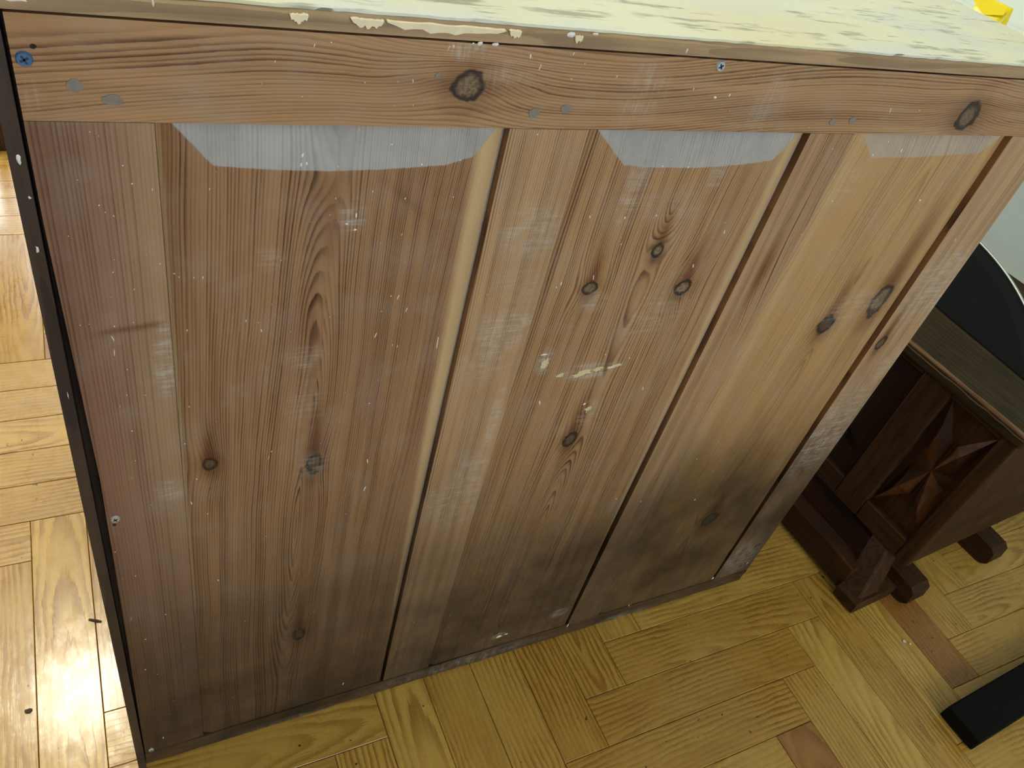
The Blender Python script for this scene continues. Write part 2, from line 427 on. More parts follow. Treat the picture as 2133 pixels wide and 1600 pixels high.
M['carved_edge'] = stain_wood('rubbed_top_edge', (140, 104, 70), (92, 60, 38), 1, .5, 1.0, .2)
M['recess'] = stain_wood('deep_brown_panel', (50, 29, 16), (28, 17, 10), 2, .5, 1.0, .2)
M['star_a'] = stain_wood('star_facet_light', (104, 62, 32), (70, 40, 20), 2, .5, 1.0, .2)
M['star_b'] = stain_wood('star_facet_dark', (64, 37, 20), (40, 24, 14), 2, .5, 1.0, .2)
M['black'] = plain('black_lacquer', (16, 16, 15), .30, 0, .1, 30, .3)
M['black_matt'] = plain('black_matt', (14, 15, 15), .7, 0, .15, 60, .12)
M['rim'] = plain('pale_metal_rim', (168, 172, 160), .35, .4)
M['yellow'] = plain('yellow_plastic', (250, 222, 10), .35, 0, .05)
M['white_wall'] = plain('white_wall_paint', (206, 212, 196), .85, 0, .03, 40)
M['white'] = plain('white_gloss_paint', (236, 236, 230), .35, 0, .03)
M['chair'] = stain_wood('chair_dark_wood', (92, 62, 38), (48, 32, 22), 2, .4)
M['chair_pale'] = stain_wood('chair_pale_wood', (176, 138, 88), (130, 96, 58), 0, .4)
M['crumb'] = plain('dark_crumb', (70, 52, 36), .8)
M['lamp_glass'] = plain('opal_lamp_glass', (250, 246, 232), .3, 0, .02)
tg = NT('window_glass')
tr = tg.new('ShaderNodeBsdfTransparent'); mx = tg.new('ShaderNodeMixShader')
tg.bsdf.inputs['Base Color'].default_value = (.9, .95, 1, 1); tg.bsdf.inputs['Roughness'].default_value = .05
mx.inputs[0].default_value = .06
tg.t.links.new(tr.outputs[0], mx.inputs[1]); tg.t.links.new(tg.bsdf.outputs[0], mx.inputs[2]); tg.t.links.new(mx.outputs[0], tg.out.inputs[0])
M['glass'] = tg.m

# ------------------------------------------------------------------ the room
RX0, RX1, RY0, RY1, RH = -2.6, 1.85, -3.0, 3.6, 2.5
floor = tag(box('floor', (RX0, RY0, -.06), (RX1, RY1, -.010), M['subfloor']), kind='structure')
tag(box('ceiling', (RX0 - .1, RY0 - .1, RH), (RX1 + .1, RY1 + .1, RH + .1), M['white_wall']), kind='structure')
tag(box('wall_right', (RX1, RY0, -.06), (RX1 + .1, RY1, RH), M['white_wall']), kind='structure')
tag(box('wall_left', (RX0 - .1, RY0, -.06), (RX0, RY1, RH), M['white_wall']), kind='structure')

def wall_with_window(name, axis, at, thick, lo, hi, wlo, whi, wz0, wz1):
    bm = bmesh.new()
    for a0, a1, z0, z1 in ((lo, wlo, -.06, RH), (whi, hi, -.06, RH), (wlo, whi, -.06, wz0), (wlo, whi, wz1, RH)):
        b = box_bm((at, a0, z0) if axis == 0 else (a0, at, z0), (at + thick, a1, z1) if axis == 0 else (a1, at + thick, z1))
        me = bpy.data.meshes.new('t'); b.to_mesh(me); b.free(); bm.from_mesh(me); bpy.data.meshes.remove(me)
    return tag(bm_obj(name, bm, M['white_wall']), kind='structure')

def window(name, axis, at, lo, hi, z0, z1):
    def bx(n, a0, a1, b0, b1, mat, par, d0, d1):
        return box(n, (at + d0, a0, b0) if axis == 0 else (a0, at + d0, b0), (at + d1, a1, b1) if axis == 0 else (a1, at + d1, b1), mat, par, 0)
    r = tag(empty(name, (0, 0, 0)), kind='structure')
    f = .05; mid = (lo + hi) / 2; PD = (.045, .052) if at > 0 else (.068, .075)
    for a0, a1, b0, b1 in ((lo, lo + f, z0, z1), (hi - f, hi, z0, z1), (lo + f, hi - f, z0, z0 + f), (lo + f, hi - f, z1 - f, z1)):
        bx('window_frame', a0, a1, b0, b1, M['white'], r, *((.02, .08) if at > 0 else (.03, .09)))
    bx('mullion', mid - .025, mid + .025, z0 + f, z1 - f, M['white'], r, .025, .075)
    bx('pane', lo + f, mid - .025, z0 + f, z1 - f, M['glass'], r, *PD)
    bx('pane', mid + .025, hi - f, z0 + f, z1 - f, M['glass'], r, *PD)
    return r
wall_with_window('wall_back', 1, RY1, .12, RX0, RX1, -1.7, .2, .9, 2.1)
window('window_1', 1, RY1, -1.7, .2, .9, 2.1)
wall_with_window('wall_front', 1, RY0 - .12, .12, RX0, RX1, -.05, 1.55, 1.0, 2.3)
window('window_2', 1, RY0 - .12, -.05, 1.55, 1.0, 2.3)
sk = []
tag(box('baseboard_right', (RX1 - .014, RY0, -.01), (RX1 - .0005, RY1, .07), M['white'], None, .002), kind='structure')

# herringbone parquet: boards 0.39 x 0.07 laid square to the chest
PW, PL = .0701, .3900
def plank_mesh(L, W):
    bm = box_bm((0, 0, -.0098), (L - .0007, W - .0007, 0), 0)
    top = [e for e in bm.edges if all(v.co.z > -.001 for v in e.verts)]
    bmesh.ops.bevel(bm, geom=top, offset=.0006, segments=1, affect='EDGES')
    me = bpy.data.meshes.new('plank'); bm.to_mesh(me); bm.free()
    me.materials.append(M['oak']); return me
pm = plank_mesh(PL, PW)
A0, B0 = .5616, -.1661          # left end and lower side of one lengthwise board
planks = []
for m in range(-8, 9):
    for k in range(-60, 61):
        ox, oy = A0 + k * PW + m * PL, B0 + k * PW - m * PL
        for vert in (0, 1):
            if vert: x0, y0, x1, y1 = ox - PW, oy, ox, oy + PL
            else: x0, y0, x1, y1 = ox, oy, ox + PL, oy + PW
            if x1 < -.50 or x0 > 1.83 or y1 < -.55 or y0 > 1.95: continue
            if x1 > RX1 - .002: continue
            if x0 > .05 and x1 < .87 and y0 > .05: continue       # wholly behind the chest
            if x0 > .9 and y0 > .55: continue
            planks.append((vert, x0, y0, x1, y1))
for vert, x0, y0, x1, y1 in planks:
    o = bpy.data.objects.new('plank', pm); COL.objects.link(o); o.parent = floor
    dz = random.uniform(-.00015, .00015)
    if vert: o.location = (x1 - .0007, y0, dz); o.rotation_euler = (0, 0, math.pi / 2)
    else: o.location = (x0, y0, dz)
print('planks', len(planks))

# ------------------------------------------------------------------ the big pine chest, seen from the back
W_, H_, D_ = .916, .869, .46
chest = tag(empty('pine_chest'), 'large old pine chest turned back to front, panelled back with a cream painted top', 'chest')

def sdf_poly(px, pz, poly):
    poly = np.array(poly, float); n = len(poly)
    d = np.full(px.shape, 1e9); s = np.ones(px.shape)
    for i in range(n):
        a, b = poly[i], poly[i - 1]
        e = b - a; wx, wz = px - a[0], pz - a[1]
        t = np.clip((wx * e[0] + wz * e[1]) / (e @ e), 0, 1)
        d = np.minimum(d, (wx - e[0] * t) ** 2 + (wz - e[1] * t) ** 2)
        c1, c2, c3 = pz >= a[1], pz < b[1], e[0] * wz > e[1] * wx
        s = np.where((c1 & c2 & c3) | (~c1 & ~c2 & ~c3), -s, s)
    return s * np.sqrt(d)

rng = np.random.default_rng(5)
_tab = rng.random((64, 64))
def vnoise(x, z):
    xi, zi = np.floor(x).astype(int), np.floor(z).astype(int)
    fx, fz = x - xi, z - zi
    fx, fz = fx * fx * (3 - 2 * fx), fz * fz * (3 - 2 * fz)
    g = lambda a, b: _tab[a % 64, b % 64]
    return (g(xi, zi) * (1 - fx) + g(xi + 1, zi) * fx) * (1 - fz) + (g(xi, zi + 1) * (1 - fx) + g(xi + 1, zi + 1) * fx) * fz
def smooth(lo, hi, v):
    t = np.clip((v - lo) / (hi - lo), 0, 1); return t * t * (3 - 2 * t)
def uneven(n, seed):
    """rings of uneven width"""
    return n + .9 * vnoise(n * .31 + seed * 7.1, np.zeros_like(n) + seed) + .35 * vnoise(n * .9 + seed * 3.3, np.zeros_like(n) + seed + 9)

GREY = {'p1': [(.0736, .84), (.0736, .8128), (.0957, .7854), (.13, .7825), (.1697, .7811), (.21, .7825), (.2452, .7849), (.2637, .7909), (.2808, .8125), (.2808, .84)],
        'p2': [(.3578, .84), (.3578, .8125), (.3912, .7838), (.42, .7815), (.4619, .7808), (.505, .783), (.5411, .7871), (.5593, .8125), (.5593, .84)],
        'p3': [(.6334, .84), (.6334, .8125), (.6596, .789), (.72, .7895), (.8102, .7937), (.8292, .8125), (.8292, .84)]}
# per-knot: ring swirl, 1 = pale core
KST = {0: (5, .75), 1: (3.5, .55), 2: (2.5, .3), 3: (3.0, .35), 4: (-2.2, 1), 5: (1.6, 1), 6: (1.5, .4), 7: (3, .75), 8: (3, .8),
       9: (3, 1), 10: (3, .35), 11: (2.5, .3), 12: (2.5, .15), 13: (3, .7), 14: (1.5, .3), 15: (1, .4)}
FAINT = {4, 5, 11}          # swirls without a knot in them

def board(name, key, x0, x1, z0, z1, mat, ringf, depthf=None, palef=None, step=.0015, back=.018, edge=None, y0=0.0):
    nx = max(3, int((x1 - x0) / step) + 1); nz = max(3, int((z1 - z0) / step) + 1)
    X, Z = np.meshgrid(np.linspace(x0, x1, nx), np.linspace(z0, z1, nz))
    if edge is not None: X = edge(X, Z)
    Y = y0 + (depthf(X, Z) if depthf else np.zeros_like(X))
    # knots
    ring = ringf(X, Z); kq = np.full(X.shape, 9.0); kst = np.zeros(X.shape); tone = np.zeros(X.shape)
    horiz = key in ('rail', 'br')
    for i, (kk, kx, kz, rx, rz) in enumerate(KNOTS):
        if kk != key: continue
        amp, st = KST[i]
        dx, dz = X - kx, Z - kz
        q = np.sqrt((dx / rx) ** 2 + (dz / rz) ** 2)
        qe = np.sqrt((dx / rx) ** 2 / (4 if horiz else 1) + (dz / rz) ** 2 / (1 if horiz else 4))
        ring = ring + amp * np.exp(-qe * qe * .30) + .55 * amp * np.exp(-qe * .45)
        if i not in FAINT:
            better = q < kq; kq = np.where(better, q, kq); kst = np.where(better, st, kst)
            if horiz: tone += .55 * np.exp(-(dx / (rx * 4)) ** 2 - (dz / (rz * .8)) ** 2)
            else: tone += .75 * np.exp(-(dx / (rx * .75)) ** 2 - ((dz - rz * 2.2) / (rz * 3.2)) ** 2) + .35 * np.exp(-(dx / (rx * 1.1)) ** 2 - (dz / (rz * 5.0)) ** 2)
        elif i == 11: tone += .9 * np.exp(-(dx / (rx * 1.2)) ** 2 - (dz / (rz * 1.6)) ** 2)
        else: tone += .30 * np.exp(-(dx / (rx * 1.6)) ** 2 - ((dz + rz) / (rz * 2.4)) ** 2)
    wear = np.zeros(X.shape)
    for kk, wx, wz, rx, rz, s in WEAR:
        if kk != key: continue
        wear = np.maximum(wear, s * np.exp(-(((X - wx) / rx) ** 2 + ((Z - wz) / rz) ** 2) ** 2 * .7))
    grey = sdf_poly(X, Z, GREY[key]) if key in GREY else np.full(X.shape, .05)
    if key in ('p1', 'p2'): grey = np.minimum(grey, x1 - .0021 - X + .02 * smooth(.30, .05, Z))   # thin pale grey lip along the bevel
    grey = np.clip(grey, -.05, .05)
    greyf = np.full(X.shape, .55 if key == 'p3' else .95)
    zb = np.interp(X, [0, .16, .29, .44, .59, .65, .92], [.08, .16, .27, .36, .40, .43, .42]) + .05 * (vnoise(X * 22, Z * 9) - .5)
    grime_shade = smooth(zb + .08, zb - .17, Z) * (.70 + .30 * smooth(.1, .6, X))  # dirt and shade painted together below a slanting edge
    grime_shade = np.maximum(grime_shade, .97 * smooth(.62, .10, Z) ** 1.2)  # painted shade deepens towards the floor, on top of the dirt
    if key == 'br': grime_shade = np.full(X.shape, 1.05); tone += .25
    paleness = palef(X, Z) if palef else np.zeros(X.shape)
    if key == 'p1':   # resin-dark heart under the grey bevel, and smears across
        tone += .55 * np.exp(-((X - .170) / .007) ** 2 - ((Z - .737) / .028) ** 2)
        tone += .42 * np.exp(-(((X - .222) * .9 + (Z - .758) * 1.0) / .005) ** 2 - (((X - .222) - (Z - .758)) / .030) ** 2)
        tone += .30 * smooth(.10, .075, X) * smooth(.55, .75, Z)
    if key == 's0':
        tone += .75 * np.exp(-((Z - .668 - .10 * (X - .04)) / .0028) ** 2) * smooth(.012, .035, X) * smooth(.066, .058, X)
        tone += .45 * smooth(.030, .004, X)
    if key == 'rail': tone += .22 * smooth(.06, .0, X) + .25 * smooth(.72, .80, X) * smooth(.83, .815, Z)
    # mesh
    co = np.stack([X, Y, Z], -1).reshape(-1, 3)
    idx = np.arange(nx * nz).reshape(nz, nx)
    q = np.stack([idx[:-1, :-1], idx[:-1, 1:], idx[1:, 1:], idx[1:, :-1]], -1).reshape(-1, 4)
    loop = np.concatenate([idx[0, :], idx[1:, -1], idx[-1, -2::-1], idx[-2:0:-1, 0]])
    fco = co[loop].copy(); bco = co[loop].copy(); bco[:, 1] = y0 + back
    fi = np.arange(len(loop)) + nx * nz; bi = fi + len(loop)
    side = np.stack([fi, bi, np.roll(bi, -1), np.roll(fi, -1)], -1)
    allco = np.concatenate([co, fco, bco]); faces = np.concatenate([q, side])
    # the sawn sides of a board are toned darker
    ns = len(loop)
    me = bpy.data.meshes.new(name)
    me.vertices.add(len(allco)); me.vertices.foreach_set('co', allco.ravel())
    me.loops.add(faces.size); me.loops.foreach_set('vertex_index', faces.ravel().astype(np.int32))
    me.polygons.add(len(faces)); me.polygons.foreach_set('loop_start', (np.arange(len(faces)) * 4).astype(np.int32))
    me.update(calc_edges=True)
    for nm, arr in (('ring', ring), ('kq', kq), ('kst', kst), ('grey', grey), ('greyf', greyf), ('grime_shade', grime_shade), ('wear', wear), ('paleness', paleness), ('tone', np.clip(tone, 0, .95))):
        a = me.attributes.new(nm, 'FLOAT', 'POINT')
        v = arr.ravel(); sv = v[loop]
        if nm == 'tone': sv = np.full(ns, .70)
        if nm in ('paleness', 'wear'): sv = np.zeros(ns)
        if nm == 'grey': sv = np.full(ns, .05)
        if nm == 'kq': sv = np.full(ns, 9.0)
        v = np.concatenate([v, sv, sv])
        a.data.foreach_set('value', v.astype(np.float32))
    return link(name, me, mat, chest)

def flat_sawn(u0, d0, da, df, ph, spacing, seed, lean=0.0, tight=1.0):
    def f(X, Z):
        wob = .006 * (vnoise(X * 14 + seed, Z * 6) - .5) + .0022 * (vnoise(X * 60, Z * 16 + seed) - .5)
        u = (X - u0 - lean * (Z - .45)) + wob
        d = d0 + da * np.sin(df * Z + ph) + .006 * (vnoise(Z * 9 + seed, X * 0 + seed) - .5)
        r = np.sqrt(u * u + d * d) * np.where(u > 0, tight, 1.0)
        return uneven(r / spacing, seed)
    return f
def straight(spacing, seed, drift=.004):
    def f(X, Z):
        u = X + drift * (vnoise(Z * 5 + seed, X * 8) - .5) + .0009 * (vnoise(X * 80, Z * 14 + seed) - .5)
        return uneven(u / spacing, seed)
    return f
def rail_rings(X, Z):
    c = .864 + .075 * np.minimum(X, .17) + .010 * smooth(.35, .6, X) + .003 * np.sin(X * 14)
    d = .010 + .012 * smooth(.26, .12, X) + .010 * np.abs(np.sin(X * 5.1 - 1.9)) * smooth(.3, .45, X) + .004 * vnoise(X * 9, Z * 3)
    u = Z - c + .0016 * (vnoise(X * 16, Z * 60) - .5)
    return uneven(np.sqrt(u * u + d * d) / .0021, 3)

def panel_depth(key, x0, x1, right=.0065, left=.0035):
    def f(X, Z):
        wr = np.interp(Z, [0, .25, .8], [.003, .008, .019])
        d = right * np.clip((X - (x1 - wr)) / wr, 0, 1)
        d = np.maximum(d, left * np.clip((x0 + .009 - X) / .009, 0, 1))
        s = -sdf_poly(X, Z, GREY[key])
        return .0008 + np.maximum(d, .0060 * np.clip(s / .026, 0, 1))
    return f
def panel_pale(x1, wide=1.0, amt=1.0):  # paler strip along the right bevel of a panel
    def f(X, Z):
        wr = np.interp(Z, [0, .25, .8], [.003, .009, .020]) * wide
        return amt * smooth(x1 - wr * 1.25, x1 - wr * .75, X) * smooth(.05, .25, Z)
    return f

ZR, ZB = .8122, .0400
left_edge = lambda X, Z: X + (.0652 - X) / .0652 * np.interp(Z, [0, .09, .30, .525, .75, .87], [.0015, .0022, .0050, .0072, .0027, .0026])
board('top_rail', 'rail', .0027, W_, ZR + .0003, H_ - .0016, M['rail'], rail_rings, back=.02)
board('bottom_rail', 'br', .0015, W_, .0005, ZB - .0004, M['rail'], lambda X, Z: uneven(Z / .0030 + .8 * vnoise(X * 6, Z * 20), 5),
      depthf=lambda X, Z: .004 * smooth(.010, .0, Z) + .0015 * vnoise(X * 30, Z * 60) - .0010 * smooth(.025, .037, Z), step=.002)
board('stile', 's0', 0, .0652, ZB, ZR, M['stile0'], straight(.0026, 2), edge=left_edge, palef=lambda X, Z: .28 * smooth(.025, .060, X) * smooth(.20, .6, Z))
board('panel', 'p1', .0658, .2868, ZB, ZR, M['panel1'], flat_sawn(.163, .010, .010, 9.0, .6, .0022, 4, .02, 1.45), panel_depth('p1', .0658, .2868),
      lambda X, Z: np.maximum(panel_pale(.2868)(X, Z), .6 * smooth(.0690, .0672, X)))
board('stile', 's1', .2870, .3503, ZB, ZR, M['stile'], straight(.0019, 6, .007), palef=lambda X, Z: .15 + 0 * X)
board('panel', 'p2', .3508, .5688, ZB, ZR, M['panel'], flat_sawn(.452, .008, .009, 10.5, 2.2, .0024, 8, .02, 1.0), panel_depth('p2', .3508, .5688), panel_pale(.5688, 1.0, .9))
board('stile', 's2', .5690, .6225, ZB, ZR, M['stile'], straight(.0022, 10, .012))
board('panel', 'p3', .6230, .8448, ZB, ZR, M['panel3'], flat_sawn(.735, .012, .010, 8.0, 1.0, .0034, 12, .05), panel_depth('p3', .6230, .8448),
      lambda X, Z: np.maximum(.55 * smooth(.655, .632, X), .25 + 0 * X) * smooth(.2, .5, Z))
board('stile', 's3', .8450, W_, ZB, ZR, M['stile'], straight(.0027, 14, .010), palef=lambda X, Z: .10 + 0 * X)

# carcass behind the frame, side boards, top
box('carcass', (.006, .021, .004), (W_ - .006, D_ - .02, H_ - .004), M['carcass'], chest)
sb = prism('side_board', [(-.0078, .0), (.0004, .0), (.0004, .0205), (.0055, .0205), (.0055, D_), (-.0078, D_)], 2, .0, H_ - .0003, M['dark_edge'], chest)
prism('side_board', [(W_ - .0055, .0205), (W_, .0205), (W_, D_), (W_ - .0055, D_)], 2, .0, H_ - .0003, M['dark_edge'], chest)
# top board: ragged back edge of bare wood, painted skin set a little in
n = 240; vs = []; fs = []
for i in range(n + 1):
    x = -.0085 + (W_ + .0085 + .0015) * i / n
    chip = .0030 * float(smooth(.130, .150, np.array(x)) * smooth(.300, .275, np.array(x))) * (.6 + .8 * float(vnoise(np.array(x * 90), np.array(1.0))))
    rag = .0006 * float(vnoise(np.array(x * 120), np.array(4.0)))
    vs += [(x, -.0006, H_), (x, -.0006 + rag * .3, H_ + .0085 - rag - chip), (x, .0022 + rag, H_ + .0095 - rag * .4), (x, D_, H_ + .0095), (x, D_, H_)]
for i in range(n):
    a, b = i * 5, i * 5 + 5
    for j in range(5): fs.append((a + j, b + j, b + (j + 1) % 5, a + (j + 1) % 5))
fs += [(4, 3, 2, 1, 0), tuple(n * 5 + j for j in range(5))]
top = mesh_pd('top_board', vs, fs, M['top_edge'], chest)
bm = bmesh.new(); bm.from_mesh(top.data); bmesh.ops.recalc_face_normals(bm, faces=bm.faces[:]); bm.to_mesh(top.data); bm.free()
ZT = H_ + .0095
skin = []
for i in range(161):
    x = .0 + .8755 * i / 160
    skin.append((x, .0030 + .0012 * float(vnoise(np.array(x * 70), np.array(2.0))) + .0006 * float(vnoise(np.array(x * 260), np.array(7.0)))))
skin = [(-.0085, .0035)] + skin + [(.8755, D_), (-.0085, D_)]
prism('painted_top', skin, 2, ZT - .0012, ZT + .0016, M['paint'], chest)
box('end_cleat', (.8775, .0032, ZT - .0012), (.9135, D_, ZT + .0013), M['paint'], chest, .0008)
# splintered pale wood along the broken top edge
ch = []
for (xa, xb) in ((.137, .147), (.171, .190), (.192, .268), (.271, .279), (.318, .324)):
    m = 14; up = []; lo = []
    for i in range(m + 1):
        x = xa + (xb - xa) * i / m; e = math.sin(math.pi * i / m) ** .4
        up.append((x, ZT - .0012 - .0006 * random.random()))
        lo.append((x, ZT - .0022 - .0042 * e * (.55 + .6 * random.random())))
    prism('splintered_edge', up + lo[::-1], 1, -.0016, .0014, M['raw'], chest)

# screws, plugs, paint
def disc_loop(cx, cz, rx, rz, k, wob, y0, y1, mat, name, parent=chest):
    pts = []
    for i in range(k):
        a = 2 * math.pi * i / k; r = 1 + random.uniform(-wob, wob)
        pts.append((cx + rx * r * math.cos(a), cz + rz * r * math.sin(a)))
    return prism(name, pts, 1, y0, y1, mat, parent)
for i, (x, z, rx, rz) in enumerate(SCREWS):
    r = (.0040, .0040, .0036, .0030)[i]
    x = max(x, .0078 if i != 2 else .0128)
    bm = bmesh.new()
    bmesh.ops.create_cone(bm, cap_ends=True, segments=20, radius1=r, radius2=r * .82, depth=.0016, matrix=Matrix.Translation((x, -.0008, z)) @ Matrix.Rotation(math.pi / 2, 4, 'X'))
    s = bm_obj('screw', bm, M['blue_steel'] if i == 0 else M['zinc'], chest)
    a = .5
    for t_ in (a, a + math.pi / 2):
        c, sn = math.cos(t_), math.sin(t_); l, w = r * .55, r * .13
        q = [(x + c * l - sn * w, z + sn * l + c * w), (x - c * l - sn * w, z - sn * l + c * w), (x - c * l + sn * w, z - sn * l - c * w), (x + c * l + sn * w, z + sn * l - c * w)]
        prism('cross_recess', q, 1, -.00185, -.0012, M['slot'], s)
for x, z, rx, rz in PLUGS:
    disc_loop(x, z, rx, rz, 14, .12, -.0005, .001, M['putty'], 'putty_plug')
for x, z in ((.0128, .8515), (.0115, .4665)):
    disc_loop(x, z, .0016, .0013, 8, .2, -.0002, .001, M['carcass'], 'nail_hole')
vs = []; fs = []
spk = list(SPECKS)
for _ in range(130):
    x = random.uniform(.01, .56) if random.random() < .8 else random.uniform(.56, .9); z = random.uniform(.1, .86)
    r = random.uniform(.0003, .0006); spk.append((x, z, r, r * random.uniform(.8, 2.2)))
def face_depth(x, z):
    X, Z = np.array([[x]]), np.array([[z]])
    for k, a, b in (('p1', .0658, .2868), ('p2', .3508, .5688), ('p3', .6230, .8448)):
        if a < x < b and ZB < z < ZR: return float(panel_depth(k, a, b)(X, Z)[0, 0])
    return 0.0
for x, z, rx, rz in spk:
    k = 7; b0 = len(vs); y = face_depth(x, z); lean = random.uniform(-.35, .35)
    if z > H_ - .004 : y = -.0008
    f = min(1.0, .0011 / max(rx, 1e-6)) if rz > rx else 1.0
    rx *= f
    if .0015 > x: continue
    for i in range(k):
        a = 2 * math.pi * i / k; r = random.uniform(.75, 1.15)
        cz = rz * r * math.sin(a)
        vs.append((x + rx * r * math.cos(a) + lean * cz, y + .0003, z + cz))
    vs.append((x, y - .00045, z))
    fs += [(b0 + i, b0 + (i + 1) % k, b0 + k) for i in range(k)]
for x, z, rx, rz in ((-.0030, .790, .0016, .0034), (-.0015, .767, .0010, .0014), (-.0030, .733, .0009, .0030), (-.0025, .615, .0005, .0050), (.0095, .8742, .0085, .0030)):
    k = 9; b0 = len(vs); y = -.0002 if x < 0 else -.0007
    for i in range(k):
        a = 2 * math.pi * i / k; r = random.uniform(.5, 1.2)
        vs.append((x + rx * r * math.cos(a), y + .0003, z + rz * r * math.sin(a)))
    vs.append((x, y - .0004, z)); fs += [(b0 + i, b0 + (i + 1) % k, b0 + k) for i in range(k)]
tag(mesh_pd('paint_specks', vs, fs, M['speck'], chest), kind='stuff')
for x, z, rx, rz in ((.4265, .5640, .012, .0045), (.4420, .5665, .007, .003), (.4605, .5670, .009, .0026), (.3790, .5830, .0045, .007), (.4005, .5655, .004, .003), (.4495, .5110, .004, .003)):
    pts = []
    for i in range(18):
        a = 2 * math.pi * i / 18; r = random.uniform(.55, 1.15)
        pts.append((x + rx * r * math.cos(a), z + rz * r * math.sin(a) + .15 * rx * math.cos(a)))
    prism('paint_smear', pts, 1, .00055, .0012, M['cream'], chest)

# ------------------------------------------------------------------ small carved chest by the wall
cc = tag(empty('carved_chest', (1.137, -.105, 0), math.radians(4)), 'low dark brown chest with a carved star panel, standing on feet by the wall', 'chest')
BD, BL, Z0, Z1 = .420, .92, .108, .402      # depth, length, underside, under the lid
box('body', (.016, .004, Z0 + .004), (BD, BL - .004, Z1), M['recess'], cc)
box('end_panel', (.004, 0, Z0), (BD, .0045, Z1), M['carved_h'], cc, .002)
posts = ((-.002, .022), (.112, .164), (.425, .475), (.735, .787), (.898, BL + .002))
for b0, b1 in posts: box('front_stile', (0, b0, Z0), (.020, b1, Z1), M['carved'], cc, .003, 2)
for b0, b1 in zip([p[1] for p in posts[:-1]], [p[0] for p in posts[1:]]):
    box('front_rail', (.001, b0, Z0), (.019, b1, Z0 + .042), M['carved_h'], cc, .002)
    box('front_rail', (.001, b0, Z1 - .010), (.019, b1, Z1), M['carved_h'], cc, .002)
def star(b0, b1):
    z0, z1 = Z0 + .042, Z1 - .010; cb, cz = (b0 + b1) / 2, (z0 + z1) / 2
    hb, hz = (b1 - b0) / 2, (z1 - z0) / 2
    st = box('star_panel', (.0145, b0, z0), (.018, b1, z1), M['carved'], cc)
    hi, lo, ctr = .002, .0143, .0115
    tips = [(cb + sb * hb * .98, cz + sz * hz * .98) for sb, sz in ((1, 1), (1, -1), (-1, -1), (-1, 1))]
    mids = [(cb + hb * .92, cz), (cb, cz - hz * .62), (cb - hb * .92, cz), (cb, cz + hz * .62)]
    for i, (tb, tz) in enumerate(tips):          # four long points, each a ridge with a light and a dark facet
        for j, (mb, mz) in enumerate((mids[i - 1], mids[i])):
            # inner corner between this point and its neighbour
            ib, iz = cb + (mb - cb) * .62 + (tb - cb) * .12, cz + (mz - cz) * .62 + (tz - cz) * .12
            rb, rz = cb + (tb - cb) * .48, cz + (tz - cz) * .48
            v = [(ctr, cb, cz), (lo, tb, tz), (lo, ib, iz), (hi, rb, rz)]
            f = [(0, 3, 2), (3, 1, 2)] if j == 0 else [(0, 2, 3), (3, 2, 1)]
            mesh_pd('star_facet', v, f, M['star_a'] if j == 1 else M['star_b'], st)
    for mb, mz in mids:                           # four short points in between
        db, dz = mb - cb, mz - cz
        pb, pz = -dz * .16 * hb / hz, db * .16 * hz / hb
        v = [(ctr, cb, cz), (lo, cb + db * .55 + pb, cz + dz * .55 + pz), (lo, mb, mz), (lo, cb + db * .55 - pb, cz + dz * .55 - pz), (.0112, cb + db * .55, cz + dz * .55)]
        mesh_pd('star_facet', v, [(0, 4, 1), (1, 4, 2), (2, 4, 3), (3, 4, 0)], M['carved'], st)
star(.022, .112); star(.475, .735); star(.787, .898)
box('door', (.010, .166, Z0 + .043), (.016, .423, Z1 - .011), M['recess'], cc, .001)
bm = bmesh.new(); bmesh.ops.create_uvsphere(bm, u_segments=12, v_segments=8, radius=.009, matrix=Matrix.Translation((.006, .215, .215)))
bm_obj('knob', bm, M['black_matt'], cc, True)
lid = box('lid', (-.006, -.008, Z1), (BD + .004, BL + .008, Z1 + .022), M['carved_top'], cc, .004, 2)
# rubbed pale front edge of the lid
vs = []; fs = []; m = 60
for i in range(m + 1):
    b = -.006 + (BL + .012) * i / m; w = .0025 + .004 * random.random(); d = .0015 + .003 * random.random()
    vs += [(-.0063, b, Z1 + .018 - d), (-.0052, b, Z1 + .0208), (-.0025, b, Z1 + .0224), (-.0015 + w * .6, b, Z1 + .0224), (.002, b, Z1 + .018)]
for i in range(m):
    a = i * 5
    for j in range(5): fs.append((a + j, a + 5 + j, a + 5 + (j + 1) % 5, a + (j + 1) % 5))
fs += [(4, 3, 2, 1, 0), tuple(m * 5 + j for j in range(5))]
o = mesh_pd('worn_edge', vs, fs, M['carved_edge'], lid)
# stand: slanting legs on shoes, low stretcher, two floor runners with rounded ends
def leg(bt, bb, s):
    hexa('leg', [(-.054, bb - .002, .024), (-.002, bb - .002, .024), (-.002, bb + .040, .024), (-.054, bb + .040, .024)],
         [(.000, bt, Z0), (.046, bt, Z0), (.046, bt + .036, Z0), (.000, bt + .036, Z0)], M['carved'], cc, .004)
    prism('foot', [(-.056, .004), (-.050, 0), (.046, 0), (.053, .006), (.053, .022), (.044, .032), (-.048, .034), (-.058, .026)], 1, bb - .003, bb + .040, M['carved'], cc)
leg(.034, .001, 1); leg(.86, .885, -1)
box('stretcher', (-.046, .041, .012), (-.012, .882, .064), M['carved_h'], cc, .003, 2)
for a0, a1 in ((.056, .104), (.300, .348)):
    pr = [(-.030, .012), (-.022, .003), (-.010, 0), (BL + .01, 0), (BL + .022, .004), (BL + .030, .012), (BL + .030, .030), (BL + .020, .040), (.02, .046), (-.018, .044), (-.028, .036)]
    prism('runner', pr, 0, a0, a1, M['carved_h'], cc)
for a, b in ((.066, .05), (.31, .05), (.066, .84), (.31, .84)):
    box('block', (a, b, .0455), (a + .03, b + .05, Z0), M['recess'], cc)

